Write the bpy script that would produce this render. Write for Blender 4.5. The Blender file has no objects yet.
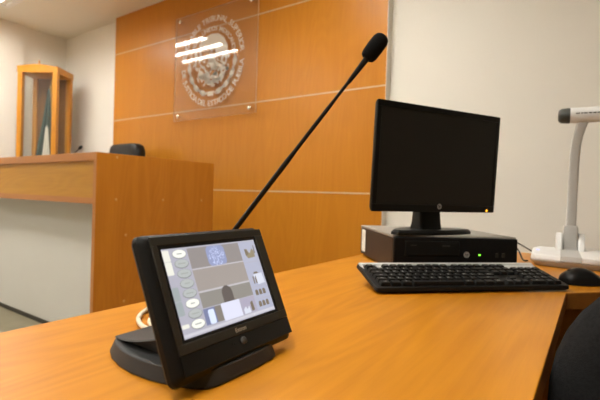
import bpy, bmesh, math, random
from mathutils import Vector, Matrix
random.seed(7)
PI = math.pi
scene = bpy.context.scene
COL = scene.collection

# ------------------------------------------------------------------ helpers: meshes
def bm_new():
    return bmesh.new()

def box(bm, x0, x1, y0, y1, z0, z1, M=None, mi=0):
    vs = [bm.verts.new(Vector((x, y, z)) if M is None else M @ Vector((x, y, z)))
          for x in (x0, x1) for y in (y0, y1) for z in (z0, z1)]
    idx = [(0, 1, 3, 2), (4, 6, 7, 5), (0, 4, 5, 1), (2, 3, 7, 6), (0, 2, 6, 4), (1, 5, 7, 3)]
    for f in idx:
        fc = bm.faces.new([vs[i] for i in f]); fc.material_index = mi
    return vs

def prism(bm, pts, z0, z1, M=None, mi=0, top=None):
    """polygon in xy extruded z0..z1 ; 'top' = optional other outline for the upper face"""
    top = top or pts
    T = (lambda v: v) if M is None else (lambda v: M @ v)
    a = [bm.verts.new(T(Vector((p[0], p[1], z0)))) for p in pts]
    b = [bm.verts.new(T(Vector((p[0], p[1], z1)))) for p in top]
    n = len(pts)
    f = bm.faces.new(list(reversed(a))); f.material_index = mi
    f = bm.faces.new(b); f.material_index = mi
    for i in range(n):
        f = bm.faces.new((a[i], a[(i+1) % n], b[(i+1) % n], b[i])); f.material_index = mi

def flat(bm, pts, M=None, mi=0):
    f = bm.faces.new([bm.verts.new(Vector(p) if M is None else M @ Vector(p)) for p in pts])
    f.material_index = mi

def loft(bm, rings, cap=True, mi=0, closed=True):
    R = [[bm.verts.new(Vector(p)) for p in r] for r in rings]
    n = len(R[0])
    for k in range(len(R)-1):
        for i in range(n if closed else n-1):
            f = bm.faces.new((R[k][i], R[k][(i+1) % n], R[k+1][(i+1) % n], R[k+1][i])); f.material_index = mi
    if cap:
        f = bm.faces.new(list(reversed(R[0]))); f.material_index = mi
        f = bm.faces.new(R[-1]); f.material_index = mi

def tube(bm, pts, rad, seg=12, mi=0, flatten=None):
    pts = [Vector(p) for p in pts]
    if not isinstance(rad, (list, tuple)): rad = [rad]*len(pts)
    rings = []
    prev = None
    for i, p in enumerate(pts):
        t = (pts[min(i+1, len(pts)-1)] - pts[max(i-1, 0)]).normalized()
        if prev is None:
            ref = Vector((0, 0, 1)) if abs(t.z) < .9 else Vector((1, 0, 0))
            u = t.cross(ref).normalized()
        else:
            u = (prev - t*prev.dot(t)).normalized()
        prev = u
        v = t.cross(u)
        rings.append([p + (u*math.cos(a) + v*math.sin(a))*rad[i] for a in [2*PI*k/seg for k in range(seg)]])
    loft(bm, rings, mi=mi)

def smooth_path(pts, n=8):
    P = [Vector(p) for p in pts]
    out = []
    for i in range(len(P)-1):
        p0 = P[max(i-1, 0)]; p1 = P[i]; p2 = P[i+1]; p3 = P[min(i+2, len(P)-1)]
        for k in range(n):
            t = k/n
            out.append(.5*((2*p1) + (p2-p0)*t + (2*p0-5*p1+4*p2-p3)*t*t + (3*p1-p0-3*p2+p3)*t**3))
    out.append(P[-1])
    return out

def lathe(bm, prof, seg=32, M=None, mi=0):
    rings = []
    for r, z in prof:
        ring = [Vector((r*math.cos(2*PI*k/seg), r*math.sin(2*PI*k/seg), z)) for k in range(seg)]
        rings.append([M @ v for v in ring] if M is not None else ring)
    loft(bm, rings, mi=mi)

def rrect(x0, x1, y0, y1, r, n=6):
    out = []
    for cx, cy, a0 in ((x1-r, y0+r, -PI/2), (x1-r, y1-r, 0), (x0+r, y1-r, PI/2), (x0+r, y0+r, PI)):
        for k in range(n+1):
            a = a0 + (PI/2)*k/n
            out.append((cx + r*math.cos(a), cy + r*math.sin(a)))
    return out

def ellipse(cx, cy, rx, ry, n=24, rot=0):
    c, s = math.cos(rot), math.sin(rot)
    return [(cx + rx*math.cos(2*PI*k/n)*c - ry*math.sin(2*PI*k/n)*s,
             cy + rx*math.cos(2*PI*k/n)*s + ry*math.sin(2*PI*k/n)*c) for k in range(n)]

def superloft(bm, spec, n=28, e=3.0, mi=0, M=None):
    """stack of superellipse sections: (cx, cy, z, rx, ry)"""
    rings = []
    for cx, cy, z, rx, ry in spec:
        ring = []
        for k in range(n):
            a = 2*PI*k/n
            c, s = math.cos(a), math.sin(a)
            v = Vector((cx + rx*math.copysign(abs(c)**(2/e), c), cy + ry*math.copysign(abs(s)**(2/e), s), z))
            ring.append(M @ v if M is not None else v)
        rings.append(ring)
    loft(bm, rings, mi=mi)

_glyph = {}
def glyph(ch, extrude):
    key = (ch, extrude)
    if key not in _glyph:
        cu = bpy.data.curves.new('glyph', 'FONT'); cu.body = ch; cu.align_x = 'CENTER'; cu.extrude = extrude; cu.size = 1; cu.offset = .012
        cu.resolution_u = 3
        o = bpy.data.objects.new('glyph', cu); COL.objects.link(o)
        bpy.context.view_layer.update()
        me = bpy.data.meshes.new_from_object(o.evaluated_get(bpy.context.evaluated_depsgraph_get()))
        vs = [v.co.copy() for v in me.vertices]; fs = [tuple(p.vertices) for p in me.polygons]
        bpy.data.objects.remove(o); bpy.data.curves.remove(cu); bpy.data.meshes.remove(me)
        _glyph[key] = (vs, fs)
    return _glyph[key]

def text(bm, s, M, extrude=0.02, mi=0):
    """text lies in the xy plane of M, size 1"""
    vs, fs = glyph(s, extrude)
    bv = [bm.verts.new(M @ v) for v in vs]
    for f in fs:
        try:
            fc = bm.faces.new([bv[i] for i in f]); fc.material_index = mi
        except ValueError:
            pass

# ------------------------------------------------------------------ helpers: objects
def tag(o, label=None, cat=None, group=None, kind=None):
    if label: o['label'] = label
    if cat: o['category'] = cat
    if group: o['group'] = group
    if kind: o['kind'] = kind
    return o

def thing(name, label, cat, loc=(0, 0, 0), rot=(0, 0, 0), group=None):
    o = bpy.data.objects.new(name, None); COL.objects.link(o)
    o.empty_display_size = .05
    o.location = loc; o.rotation_euler = rot
    return tag(o, label, cat, group)

def obj(name, bm, mat, parent=None, smooth=0, bevel=0, seg=2, subsurf=0, M=None, normals=True):
    if normals: bmesh.ops.recalc_face_normals(bm, faces=bm.faces)
    me = bpy.data.meshes.new(name); bm.to_mesh(me); bm.free()
    for m in (mat if isinstance(mat, (list, tuple)) else [mat]): me.materials.append(m)
    o = bpy.data.objects.new(name, me); COL.objects.link(o)
    if parent is not None: o.parent = parent
    if M is not None: o.matrix_local = M
    if bevel:
        b = o.modifiers.new('bevel', 'BEVEL'); b.width = bevel; b.segments = seg; b.limit_method = 'ANGLE'; b.angle_limit = math.radians(40)
        b.harden_normals = False
    if subsurf:
        s = o.modifiers.new('sub', 'SUBSURF'); s.levels = s.render_levels = subsurf
    if smooth or bevel or subsurf:
        ang = math.radians(smooth if smooth else 40)
        if subsurf: me.polygons.foreach_set('use_smooth', [True]*len(me.polygons))
        else:
            me.polygons.foreach_set('use_smooth', [True]*len(me.polygons))
            b2 = bmesh.new(); b2.from_mesh(me)
            for e in b2.edges:
                if len(e.link_faces) == 2 and e.calc_face_angle(0) > ang: e.smooth = False
            b2.to_mesh(me); b2.free()
    return o

def struct(name, bm, mat, parent=None, **k):
    o = obj(name, bm, mat, parent, **k)
    if parent is None: o['kind'] = 'structure'
    return o

# ------------------------------------------------------------------ helpers: materials
def nodes(name):
    m = bpy.data.materials.new(name); m.use_nodes = True
    nt = m.node_tree
    return m, nt, nt.nodes['Principled BSDF'], nt.nodes['Material Output']

def rgb(c): return (c[0], c[1], c[2], 1)

def plain(name, c, rough=.5, metal=0, spec=.35, var=.06, scale=40, bump=0, bscale=400, coat=0):
    m, nt, b, out = nodes(name)
    tc = nt.nodes.new('ShaderNodeTexCoord')
    nz = nt.nodes.new('ShaderNodeTexNoise'); nz.inputs['Scale'].default_value = scale; nz.inputs['Detail'].default_value = 3
    nt.links.new(tc.outputs['Object'], nz.inputs['Vector'])
    mx = nt.nodes.new('ShaderNodeMix'); mx.data_type = 'RGBA'
    mx.inputs['A'].default_value = rgb([x*(1-var) for x in c]); mx.inputs['B'].default_value = rgb([min(1, x*(1+var)) for x in c])
    nt.links.new(nz.outputs['Fac'], mx.inputs['Factor']); nt.links.new(mx.outputs['Result'], b.inputs['Base Color'])
    b.inputs['Roughness'].default_value = rough; b.inputs['Metallic'].default_value = metal
    b.inputs['Specular IOR Level'].default_value = spec
    if coat: b.inputs['Coat Weight'].default_value = coat
    if bump:
        n2 = nt.nodes.new('ShaderNodeTexNoise'); n2.inputs['Scale'].default_value = bscale; n2.inputs['Detail'].default_value = 2
        nt.links.new(tc.outputs['Object'], n2.inputs['Vector'])
        bp = nt.nodes.new('ShaderNodeBump'); bp.inputs['Strength'].default_value = bump; bp.inputs['Distance'].default_value = .002
        nt.links.new(n2.outputs['Fac'], bp.inputs['Height']); nt.links.new(bp.outputs['Normal'], b.inputs['Normal'])
    return m

def wood(name, light, dark, axis='Z', rough=.4, size=1.0, spec=.4, figure=.35, coat=0.0):
    """laminate: fine streaks along the axis, wavy cathedral figure, broad tone drift"""
    m, nt, b, out = nodes(name)
    N = nt.nodes.new; L = nt.links.new
    tc = N('ShaderNodeTexCoord')
    def mapped(across, along):
        mp = N('ShaderNodeMapping')
        s = {'X': (along, across, across), 'Y': (across, along, across), 'Z': (across, across, along)}[axis]
        mp.inputs['Scale'].default_value = [v/size for v in s]
        L(tc.outputs['Object'], mp.inputs['Vector'])
        return mp.outputs['Vector']
    fine = N('ShaderNodeTexNoise'); fine.inputs['Scale'].default_value = 1; fine.inputs['Detail'].default_value = 4; fine.inputs['Roughness'].default_value = .65
    L(mapped(150, 5), fine.inputs['Vector'])
    mid = N('ShaderNodeTexNoise'); mid.inputs['Scale'].default_value = 1; mid.inputs['Detail'].default_value = 3
    L(mapped(22, 1.3), mid.inputs['Vector'])
    # cathedral figure: contour lines of a stretched noise field
    fld = N('ShaderNodeTexNoise'); fld.inputs['Scale'].default_value = 1; fld.inputs['Detail'].default_value = 1.5
    L(mapped(6, .9), fld.inputs['Vector'])
    mul = N('ShaderNodeMath'); mul.operation = 'MULTIPLY'; mul.inputs[1].default_value = 120
    L(fld.outputs['Fac'], mul.inputs[0])
    sn = N('ShaderNodeMath'); sn.operation = 'SINE'; L(mul.outputs[0], sn.inputs[0])
    rg = N('ShaderNodeMapRange'); rg.inputs[1].default_value = -1; rg.inputs[2].default_value = 1; L(sn.outputs[0], rg.inputs[0])
    a = N('ShaderNodeMix'); a.inputs['Factor'].default_value = figure
    L(mid.outputs['Fac'], a.inputs['A']); L(rg.outputs[0], a.inputs['B'])
    c = N('ShaderNodeMix'); c.inputs['Factor'].default_value = .45
    L(a.outputs['Result'], c.inputs['A']); L(fine.outputs['Fac'], c.inputs['B'])
    cr = N('ShaderNodeValToRGB')
    cr.color_ramp.elements[0].position = .25; cr.color_ramp.elements[0].color = rgb(dark)
    cr.color_ramp.elements[1].position = .72; cr.color_ramp.elements[1].color = rgb(light)
    L(c.outputs['Result'], cr.inputs['Fac']); L(cr.outputs['Color'], b.inputs['Base Color'])
    b.inputs['Roughness'].default_value = rough; b.inputs['Specular IOR Level'].default_value = spec
    if coat: b.inputs['Coat Weight'].default_value = coat; b.inputs['Coat Roughness'].default_value = .25
    return m

def glow(name, c, strength, base=(.02, .02, .02), rough=.3):
    m, nt, b, out = nodes(name)
    tc = nt.nodes.new('ShaderNodeTexCoord'); nz = nt.nodes.new('ShaderNodeTexNoise'); nz.inputs['Scale'].default_value = 60
    nt.links.new(tc.outputs['Object'], nz.inputs['Vector'])
    mx = nt.nodes.new('ShaderNodeMix'); mx.data_type = 'RGBA'
    mx.inputs['A'].default_value = rgb([x*.95 for x in c]); mx.inputs['B'].default_value = rgb(c)
    nt.links.new(nz.outputs['Fac'], mx.inputs['Factor']); nt.links.new(mx.outputs['Result'], b.inputs['Emission Color'])
    b.inputs['Emission Strength'].default_value = strength; b.inputs['Base Color'].default_value = rgb(base); b.inputs['Roughness'].default_value = rough
    return m

def clear_sheet(name, tint=(.97, .97, .97), ior=1.5, rough=.0, milk=0.0):
    m, nt, b, out = nodes(name)
    N = nt.nodes.new; L = nt.links.new
    nt.nodes.remove(b)
    tr = N('ShaderNodeBsdfTransparent'); tr.inputs['Color'].default_value = rgb(tint)
    gl = N('ShaderNodeBsdfGlossy'); gl.inputs['Roughness'].default_value = rough
    fr = N('ShaderNodeFresnel'); fr.inputs['IOR'].default_value = ior
    mx = N('ShaderNodeMixShader'); 
    ge = N('ShaderNodeNewGeometry'); sb = N('ShaderNodeMath'); sb.operation = 'SUBTRACT'; sb.inputs[0].default_value = 1
    L(ge.outputs['Backfacing'], sb.inputs[1]); fm = N('ShaderNodeMath'); fm.operation = 'MULTIPLY'
    L(fr.outputs[0], fm.inputs[0]); L(sb.outputs[0], fm.inputs[1]); L(fm.outputs[0], mx.inputs[0])
    L(tr.outputs[0], mx.inputs[1]); L(gl.outputs[0], mx.inputs[2])
    last = mx
    if milk:
        df = N('ShaderNodeBsdfDiffuse'); df.inputs['Color'].default_value = (.8, .76, .7, 1)
        tc = N('ShaderNodeTexCoord'); nz = N('ShaderNodeTexNoise'); nz.inputs['Scale'].default_value = 3; L(tc.outputs['Object'], nz.inputs['Vector'])
        mm = N('ShaderNodeMath'); mm.operation = 'MULTIPLY'; mm.inputs[1].default_value = milk*2; L(nz.outputs['Fac'], mm.inputs[0])
        m2 = N('ShaderNodeMixShader'); L(mm.outputs[0], m2.inputs[0]); L(mx.outputs[0], m2.inputs[1]); L(df.outputs[0], m2.inputs[2])
        last = m2
    L(last.outputs[0], out.inputs['Surface'])
    return m

WALL = plain('cream wall paint', (.84, .82, .76), .75, var=.015, scale=3, bump=.05, bscale=150, spec=.25)
CEIL = plain('ceiling paint', (.78, .765, .69), .85, var=.015, scale=3, spec=.2)
FARW = plain('darkened beige wall paint', (.36, .32, .25), .8, var=.02, scale=3)  # unseen walls, toned darker to cut bounced light and raise contrast
FLOOR = plain('olive grey vinyl floor', (.33, .30, .21), .6, var=.12, scale=9)
DESKW = wood('honey desk laminate', (.57, .232, .013), (.42, .150, .006), 'Y', .38, 1.0, .28, .28)
DESKX = wood('honey desk edge', (.30, .105, .010), (.22, .070, .006), 'Y', .5, 1.0, .3, .1)
PANELW = wood('cherry wall panelling', (.57, .228, .020), (.49, .182, .014), 'Z', .33, 1.6, .3, .2)
BENCHZ = wood('cherry bench laminate upright grain', (.47, .172, .012), (.36, .120, .006), 'Z', .45, 1.4, .25, .2)
BENCHX = wood('honey apron laminate', (.58, .28, .022), (.46, .20, .012), 'X', .45, 1.4, .35, .2)
BENCHE = wood('reddish bench edge banding', (.52, .21, .055), (.44, .165, .038), 'X', .45, 1.4, .35, .15)
CABW = wood('amber varnished pine', (.62, .27, .02), (.48, .185, .012), 'Z', .35, .8, .5, .3)
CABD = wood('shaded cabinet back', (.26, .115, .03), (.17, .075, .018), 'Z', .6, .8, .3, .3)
GREYLAM = plain('pale grey laminate', (.68, .675, .65), .5, var=.02, scale=5)
DARKBASE = plain('dark skirting', (.05, .045, .035), .6)
JOINT = plain('pale joint strip', (.62, .47, .31), .4, metal=.0, var=.03)
CAP = plain('wood tone cap', (.50, .26, .07), .5)
ALU = plain('brushed aluminium', (.72, .70, .66), .35, metal=.9, var=.05)
STEEL = plain('polished steel stud', (.85, .84, .82), .2, metal=1, var=.03)
ACRYL = clear_sheet('clear acrylic', (.975, .97, .965), 1.6, .015, .02)
ACRYLE = plain('acrylic edge highlight tone', (.66, .50, .36), .3, var=.05)  # pale diffuse colour stands in for the highlight along the sheet edges
GLASS = clear_sheet('cabinet glass', (.95, .96, .95), 1.12, 0, .04)
FROST = plain('frosted white vinyl', (.85, .82, .75), .7, var=.1, scale=60)
BLACKP = plain('black satin plastic', (.009, .009, .0085), .45, spec=.2, var=.2, scale=90, bump=.15, bscale=2500)
BLACKG = plain('black smooth plastic', (.008, .008, .008), .3, spec=.2, var=.1)
BEZEL = plain('dark grey bezel plastic', (.026, .0245, .019), .5, var=.08, scale=200)
CHARCOAL = plain('charcoal moulded plastic', (.030, .031, .032), .55, var=.08, scale=200, bump=.2, bscale=3000)
IRBAND = plain('smoked lens band', (.006, .0055, .005), .25)
MONSCR = plain('matt dark display', (.017, .0162, .0142), .45, var=.03, scale=4, spec=.25)
MONBLK = plain('monitor casing', (.008, .008, .0075), .4, spec=.2, var=.1)
PCGREY = plain('warm grey steel lid', (.34, .325, .29), .45, metal=.2, var=.04)
PCSIDE = plain('dark brown grey steel case', (.045, .033, .026), .5, metal=.2, var=.08)
PCFACE = plain('black front moulding', (.006, .006, .0065), .35, var=.1, spec=.25)
SILVER = plain('silver plastic', (.60, .61, .62), .35, metal=.2, var=.04)
LOGO = plain('silver emblem', (.55, .55, .55), .35, metal=.6)
KEY = plain('black keycap', (.009, .009, .009), .45, spec=.2, var=.1, scale=300)
LEGEND = plain('white key legend', (.45, .45, .43), .6)
WHITEL = plain('white paper label', (.75, .73, .68), .7, var=.05, scale=120)
CABLE = plain('cream cable jacket', (.72, .66, .52), .45, var=.05)
BLKCAB = plain('black cable jacket', (.02, .02, .02), .5)
FOAM = plain('black foam', (.006, .006, .006), .95, var=.4, scale=700, bump=.9, bscale=1600, spec=.15)
MICBLK = plain('black lacquered metal', (.009, .008, .007), .4, spec=.2, var=.1)
LEATHER = plain('black leather', (.012, .012, .012), .38, var=.15, scale=60, bump=.3, bscale=300)
FABRIC = plain('black woven upholstery', (.012, .012, .0125), .95, var=.9, scale=300, bump=.8, bscale=900, spec=.2)
VISW = plain('white visualizer plastic', (.74, .74, .73), .4, var=.02)
VISG = plain('light grey visualizer plastic', (.46, .45, .43), .42, var=.03)
VISD = plain('dark slate cap', (.05, .055, .05), .35)
FLAGG = plain('dark green cloth', (.020, .062, .060), .85, var=.3, scale=30)
FLAGW = plain('white cloth', (.68, .68, .62), .85, var=.08, scale=30)
FLAGR = plain('red cloth', (.35, .02, .02), .85, var=.2, scale=30)
BRASS = plain('golden pole', (.62, .42, .12), .35, metal=.6)
TRAY = plain('white enamel tray', (.8, .8, .78), .5)
LENS = glow('lamp lens', (1.0, .955, .875), 18.0, (.5, .5, .5))
LEDG = glow('green indicator', (.25, 1, .05), 1.2)
LEDA = glow('amber indicator', (1, .42, .02), 1.6)
LEDB = glow('blue indicator', (.45, .5, 1), 1.4)

# ------------------------------------------------------------------ the room
CZ = 2.8
WY = 2.79          # back wall
XL, XR, YF = -5.714, 3.3, -4.6
def slab(name, m, *d, **k):
    b = bm_new(); box(b, *d); return struct(name, b, m, **k)
slab('floor', FLOOR, XL-.1, XR+.1, YF-.1, WY+.1, -.1, 0)
slab('ceiling', CEIL, XL-.1, XR+.1, YF-.1, WY+.1, CZ, CZ+.1)
slab('wall_back', WALL, XL-.1, XR+.1, WY, WY+.1, 0, CZ)
slab('wall_left', WALL, XL-.1, XL, YF, WY, 0, CZ)
slab('wall_right', FARW, XR, XR+.1, YF, WY, 0, CZ)
slab('wall_front', FARW, XL, XR, YF-.1, YF, 0, CZ)
slab('trim_2', WALL, XL, XL+.055, 1.2, 2.28, 0, CZ)        # shallow pilaster on the left wall
slab('baseboard_back', DARKBASE, -1.3, XR, WY-.012, WY, 0, .09)

# timber cladding of the back wall
PX0, PX1, PY = -4.53, -1.322, 2.73
b = bm_new()
zs = [0, .262, .972, 1.692, 2.402, CZ]
for i in range(5):
    box(b, PX0, PX1, PY, WY, zs[i]+(.0045 if i else 0), zs[i+1]-(.0045 if i < 4 else 0))
clad = struct('trim_1', b, PANELW)
for z in zs[1:-1]:
    b = bm_new(); box(b, PX0, PX1, PY-.002, WY-.005, z-.0045, z+.0045); obj('joint_strip', b, JOINT, clad)
b = bm_new(); box(b, PX1, PX1+.004, PY-.003, WY, 0, CZ); obj('end_strip', b, plain('cream end strip', (.74, .70, .62), .5), clad)

# ------------------------------------------------------------------ ceiling lights
def ceiling_light(x, y, label):
    t = thing('ceiling_light', label, 'ceiling light', (x, y, CZ), group='recessed three strip ceiling lights')
    hw, hl = .555, .43
    b = bm_new()
    for s in (-1, 1):
        box(b, s*hw-.02, s*hw+.02, -hl-.02, hl+.02, -.022, 0)
        box(b, -hw+.02, hw-.02, s*hl-.02, s*hl+.02, -.022, 0)
    obj('frame', b, TRAY, t)
    b = bm_new()
    for yy in (-.13, .13): box(b, -hw+.02, hw-.02, yy-.065, yy+.065, -.022, -.018)
    obj('reflector', b, TRAY, t)
    for yy in (-.26, 0, .26):
        for sg in (-1, 1):
            b = bm_new(); box(b, -hw+.02, hw-.02, yy+sg*.0605-.002, yy+sg*.0605+.002, -.034, -.002)
            obj('louvre_blade', b, TRAY, t)
    for yy in (-.26, 0, .26):
        b = bm_new(); box(b, -hw+.02, hw-.02, yy-.055, yy+.055, -.016, -.002)
        obj('lamp_strip', b, LENS, t)
    return t
for x, y, l in ((-4.64, 1.50, 'bright three strip ceiling light at the upper left corner, above the bench'),
                (-1.55, 1.50, 'ceiling light in front of the timber panelling, between bench and computer'),
                (-4.0, -.25, 'ceiling light over the floor in front of the bench'),
                (-.6, -.25, 'ceiling light over the open floor left of the touch panel'),
                (-4.64, -2.0, 'ceiling light at the rear of the room, by the left wall'),
                (-.6, -2.0, 'ceiling light at the rear of the room, behind the camera')):
    ceiling_light(x, y, l)

# ------------------------------------------------------------------ acrylic plaque with the court seal
t = thing('wall_plaque', 'clear acrylic plaque with a frosted round court seal, mounted on the timber panelling', 'plaque', (-2.945, 2.69, 2.075))
b = bm_new()
hw, hh = .51, .475
box(b, -hw, hw, -.004, .004, -hh, hh)
b.faces.ensure_lookup_table()
b.normal_update()
for f in b.faces:
    if abs(f.normal.y) < .5: f.material_index = 1
obj('acrylic_sheet', b, [ACRYL, ACRYLE], t, bevel=.0)
for sx in (-1, 1):
    for sz in (-1, 1):
        b = bm_new()
        lathe(b, [(.0, .0), (.011, 0), (.011, .036), (.0, .036)], 16, Matrix.Translation((sx*.445, .0402, sz*.435)) @ Matrix.Rotation(PI/2, 4, 'X'))
        lathe(b, [(.0, 0), (.017, 0), (.017, .009), (.013, .012), (.0, .012)], 20, Matrix.Translation((sx*.445, -.0045, sz*.435)) @ Matrix.Rotation(PI/2, 4, 'X'))
        obj('standoff', b, STEEL, t, smooth=40)
SC = Vector((-.03, .0062, .02))
def arc_text(b, s, r, size, mid, span, bottom=False, ext=.03):
    """letters spaced along an arc of the seal; angles from +x counter-clockwise, in the xz plane facing -y"""
    wd = {' ': .42, 'I': .34, 'M': .9, 'E': .66, 'L': .6, 'J': .5}
    w = [wd.get(c, .75) for c in s]; tot = sum(w)
    acc = 0
    for c, k in zip(s, w):
        u = (acc + k/2)/tot; acc += k
        a = mid + (span/2 - span*u)*(1 if not bottom else -1)
        if c == ' ': continue
        rr = r
        pos = SC + Vector((rr*math.cos(a), 0, rr*math.sin(a)))
        ang = a - PI/2 if not bottom else a + PI/2
        R = Matrix.Rotation(-ang, 4, 'Y') @ Matrix.Rotation(PI/2, 4, 'X')
        M = Matrix.Translation(pos) @ R @ Matrix.Diagonal((size*1.05, size, .02, 1)) @ Matrix.Translation((0, -.35, 0))
        text(b, c, M, ext)
def polyXZ(b, pts, y=-.0008):
    vs = [b.verts.new(SC + Vector((p[0], 0, p[1]))) for p in pts]
    try:
        f = b.faces.new(vs)
        r = bmesh.ops.extrude_face_region(b, geom=[f])
        bmesh.ops.translate(b, verts=[v for v in r['geom'] if isinstance(v, bmesh.types.BMVert)], vec=(0, y, 0))
    except ValueError: pass
b = bm_new()
arc_text(b, 'HONORABLE TRIBUNAL SUPERIOR', .368, .070, PI/2, math.radians(172))
obj('seal_lettering', b, FROST, t); b = bm_new()
arc_text(b, 'DE JUSTICIA DEL ESTADO DE PUEBLA', .368, .070, -PI/2, math.radians(168), True)
obj('seal_lettering', b, FROST, t)
b = bm_new()
arc_text(b, 'ESTADOS UNIDOS MEXICANOS', .280, .056, PI/2, math.radians(168))
obj('motto_lettering', b, FROST, t)
b = bm_new()
for k in range(-4, 5):          # laurel and oak garland in the lower half
    a = -PI/2 + k*math.radians(20.5)
    c = (.288*math.cos(a), .288*math.sin(a))
    if k == 0: polyXZ(b, [(-.035, -.305), (.035, -.305), (.045, -.265), (-.045, -.265)]); continue
    rot = a + PI/2
    polyXZ(b, ellipse(c[0], c[1], .042, .024, 16, rot))
    for s in (-1, 1):
        a2 = a + s*.13
        polyXZ(b, ellipse(.288*math.cos(a2), .288*math.sin(a2), .022, .012, 10, rot + s*.7))
obj('garland', b, FROST, t)
b = bm_new()                      # eagle on the cactus, seen in profile
polyXZ(b, [(-.17, .16), (-.10, .215), (-.01, .235), (.08, .225), (.15, .18), (.195, .11), (.205, .03), (.185, -.03), (.16, .02), (.14, -.01), (.125, .04),
           (.10, .02), (.085, .07), (.06, .05), (.04, .10), (.0, .08), (-.04, .12), (-.075, .115), (-.11, .14), (-.14, .125)])
polyXZ(b, [(-.02, .07), (.04, .03), (.075, -.03), (.06, -.09), (.01, -.08), (-.03, -.02), (-.05, .04)])
polyXZ(b, [(.08, -.03), (.15, -.05), (.19, -.09), (.14, -.10), (.10, -.09)])
rnd = random.Random(3)
k = 0
while k < 95:
    x, z = rnd.uniform(-.225, .225), rnd.uniform(-.225, .12)
    if math.hypot(x, z) > .225 or (z > .02 and x > -.10): continue
    polyXZ(b, ellipse(x, z, rnd.uniform(.010, .024), rnd.uniform(.007, .013), 9, rnd.uniform(0, PI))); k += 1
for x, z, rx, rz, r in ((-.05, -.14, .04, .055, .2), (.05, -.15, .038, .05, -.2), (0, -.19, .05, .022, 0), (-.13, -.11, .035, .045, .5), (.13, -.15, .03, .04, -.5)):
    polyXZ(b, ellipse(x, z, rx, rz, 18, r))
obj('eagle_emblem', b, FROST, t)

# ------------------------------------------------------------------ judges' bench
BX, BY0, BY1 = -2.22, 1.25, 2.062
t = thing('judge_bench', 'long cherry wood bench with honey apron and pale grey front panel', 'bench', (BX, BY0, 0))
LB = -2.78   # left end, local
b = bm_new(); box(b, -.027, 0, 0, BY1-BY0, 0, 1.139); obj('side_panel', b, BENCHZ, t, bevel=.0015)
b = bm_new(); box(b, -.0275, -.0005, -.0015, -.0002, 0, 1.139); obj('edge_band', b, BENCHE, t)
b = bm_new(); box(b, LB, -.027, 0, .62, 1.095, 1.139); obj('worktop', b, BENCHE, t, bevel=.002)
b = bm_new(); box(b, LB, -.027, .022, .045, .868, 1.095); obj('apron', b, BENCHX, t)
b = bm_new(); box(b, LB, -.027, .018, .046, .868, .900); obj('apron_edge', b, BENCHE, t)
b = bm_new(); box(b, LB, -.027, .232, .255, .03, 1.095); obj('front_panel', b, GREYLAM, t)
b = bm_new(); box(b, LB, -.027, .226, .25, 0, .03); obj('skirting', b, DARKBASE, t)
b = bm_new(); box(b, LB-.027, LB, 0, BY1-BY0, 0, 1.139); obj('side_panel', b, BENCHZ, t)
for y, z in ((1.364, 1.120), (1.364, .894), (1.665, .894), (1.96, .894), (1.427, .70), (1.427, .338)):
    b = bm_new(); lathe(b, [(0, 0), (.0075, 0), (.0065, .0015), (0, .0018)], 14, Matrix.Translation((0, y-BY0, z)) @ Matrix.Rotation(PI/2, 4, 'Y'))
    obj('screw_cap', b, CAP, t)

# small gooseneck microphone on the bench
t = thing('bench_microphone', 'small black gooseneck microphone on the bench in front of the glass cabinet', 'microphone', (-3.06, 1.56, 1.139))
t.scale = (.8, .8, .8)
b = bm_new(); superloft(b, [(0, 0, 0, .04, .05), (0, 0, .018, .038, .048), (0, 0, .024, .03, .04)], 24, 3.5); obj('base', b, BLACKP, t, smooth=40)
b = bm_new(); tube(b, smooth_path([(0, 0, .02), (.02, -.006, .055), (.08, -.016, .075), (.14, -.026, .092)]), .0035, 8); obj('gooseneck', b, MICBLK, t, smooth=60)
b = bm_new(); tube(b, [(.132, -.025, .089), (.14, -.0262, .092), (.17, -.031, .101), (.182, -.033, .105), (.188, -.034, .107)], [.006, .011, .0135, .011, .003], 14); obj('windscreen', b, FOAM, t, smooth=60)

# black leather armchair behind the bench
t = thing('leather_armchair', 'black leather high backed armchair behind the bench, against the timber panelling', 'chair', (-3.95, 2.32, 0), (0, 0, math.radians(-2)))
t.scale = (.98, 1, 1.03)
b = bm_new()
superloft(b, [(0, .17, .50, .22, .045), (0, .175, .58, .25, .06), (0, .185, .85, .26, .06), (0, .20, 1.10, .262, .065), (0, .205, 1.27, .262, .07), (0, .20, 1.325, .245, .065), (0, .195, 1.348, .20, .05), (0, .195, 1.352, .10, .02)], 32, 4)
obj('backrest', b, LEATHER, t, smooth=60)
b = bm_new(); superloft(b, [(0, -.05, .42, .22, .22), (0, -.05, .45, .25, .25), (0, -.05, .51, .25, .25), (0, -.05, .535, .21, .21)], 32, 4); obj('seat', b, LEATHER, t, smooth=60)
for s in (-1, 1):
    b = bm_new(); tube(b, smooth_path([(s*.24, .12, .48), (s*.275, .11, .66), (s*.275, .0, .69), (s*.275, -.18, .67), (s*.25, -.15, .50)]), .02, 10); obj('armrest', b, BLACKG, t, smooth=60)
b = bm_new(); lathe(b, [(0, .08), (.03, .08), (.03, .3), (.02, .3), (.02, .43), (0, .43)], 16); obj('column', b, BLACKG, t, smooth=40)
for k in range(5):
    a = 2*PI*k/5
    b = bm_new(); tube(b, [(.02*math.cos(a), .02*math.sin(a), .11), (.29*math.cos(a), .29*math.sin(a), .075)], [.025, .016], 10)
    tube(b, [(.29*math.cos(a)-.02*math.sin(a), .29*math.sin(a)+.02*math.cos(a), .03), (.29*math.cos(a)+.02*math.sin(a), .29*math.sin(a)-.02*math.cos(a), .03)], .03, 14)
    obj('leg', b, BLACKG, t, smooth=40)

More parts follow.
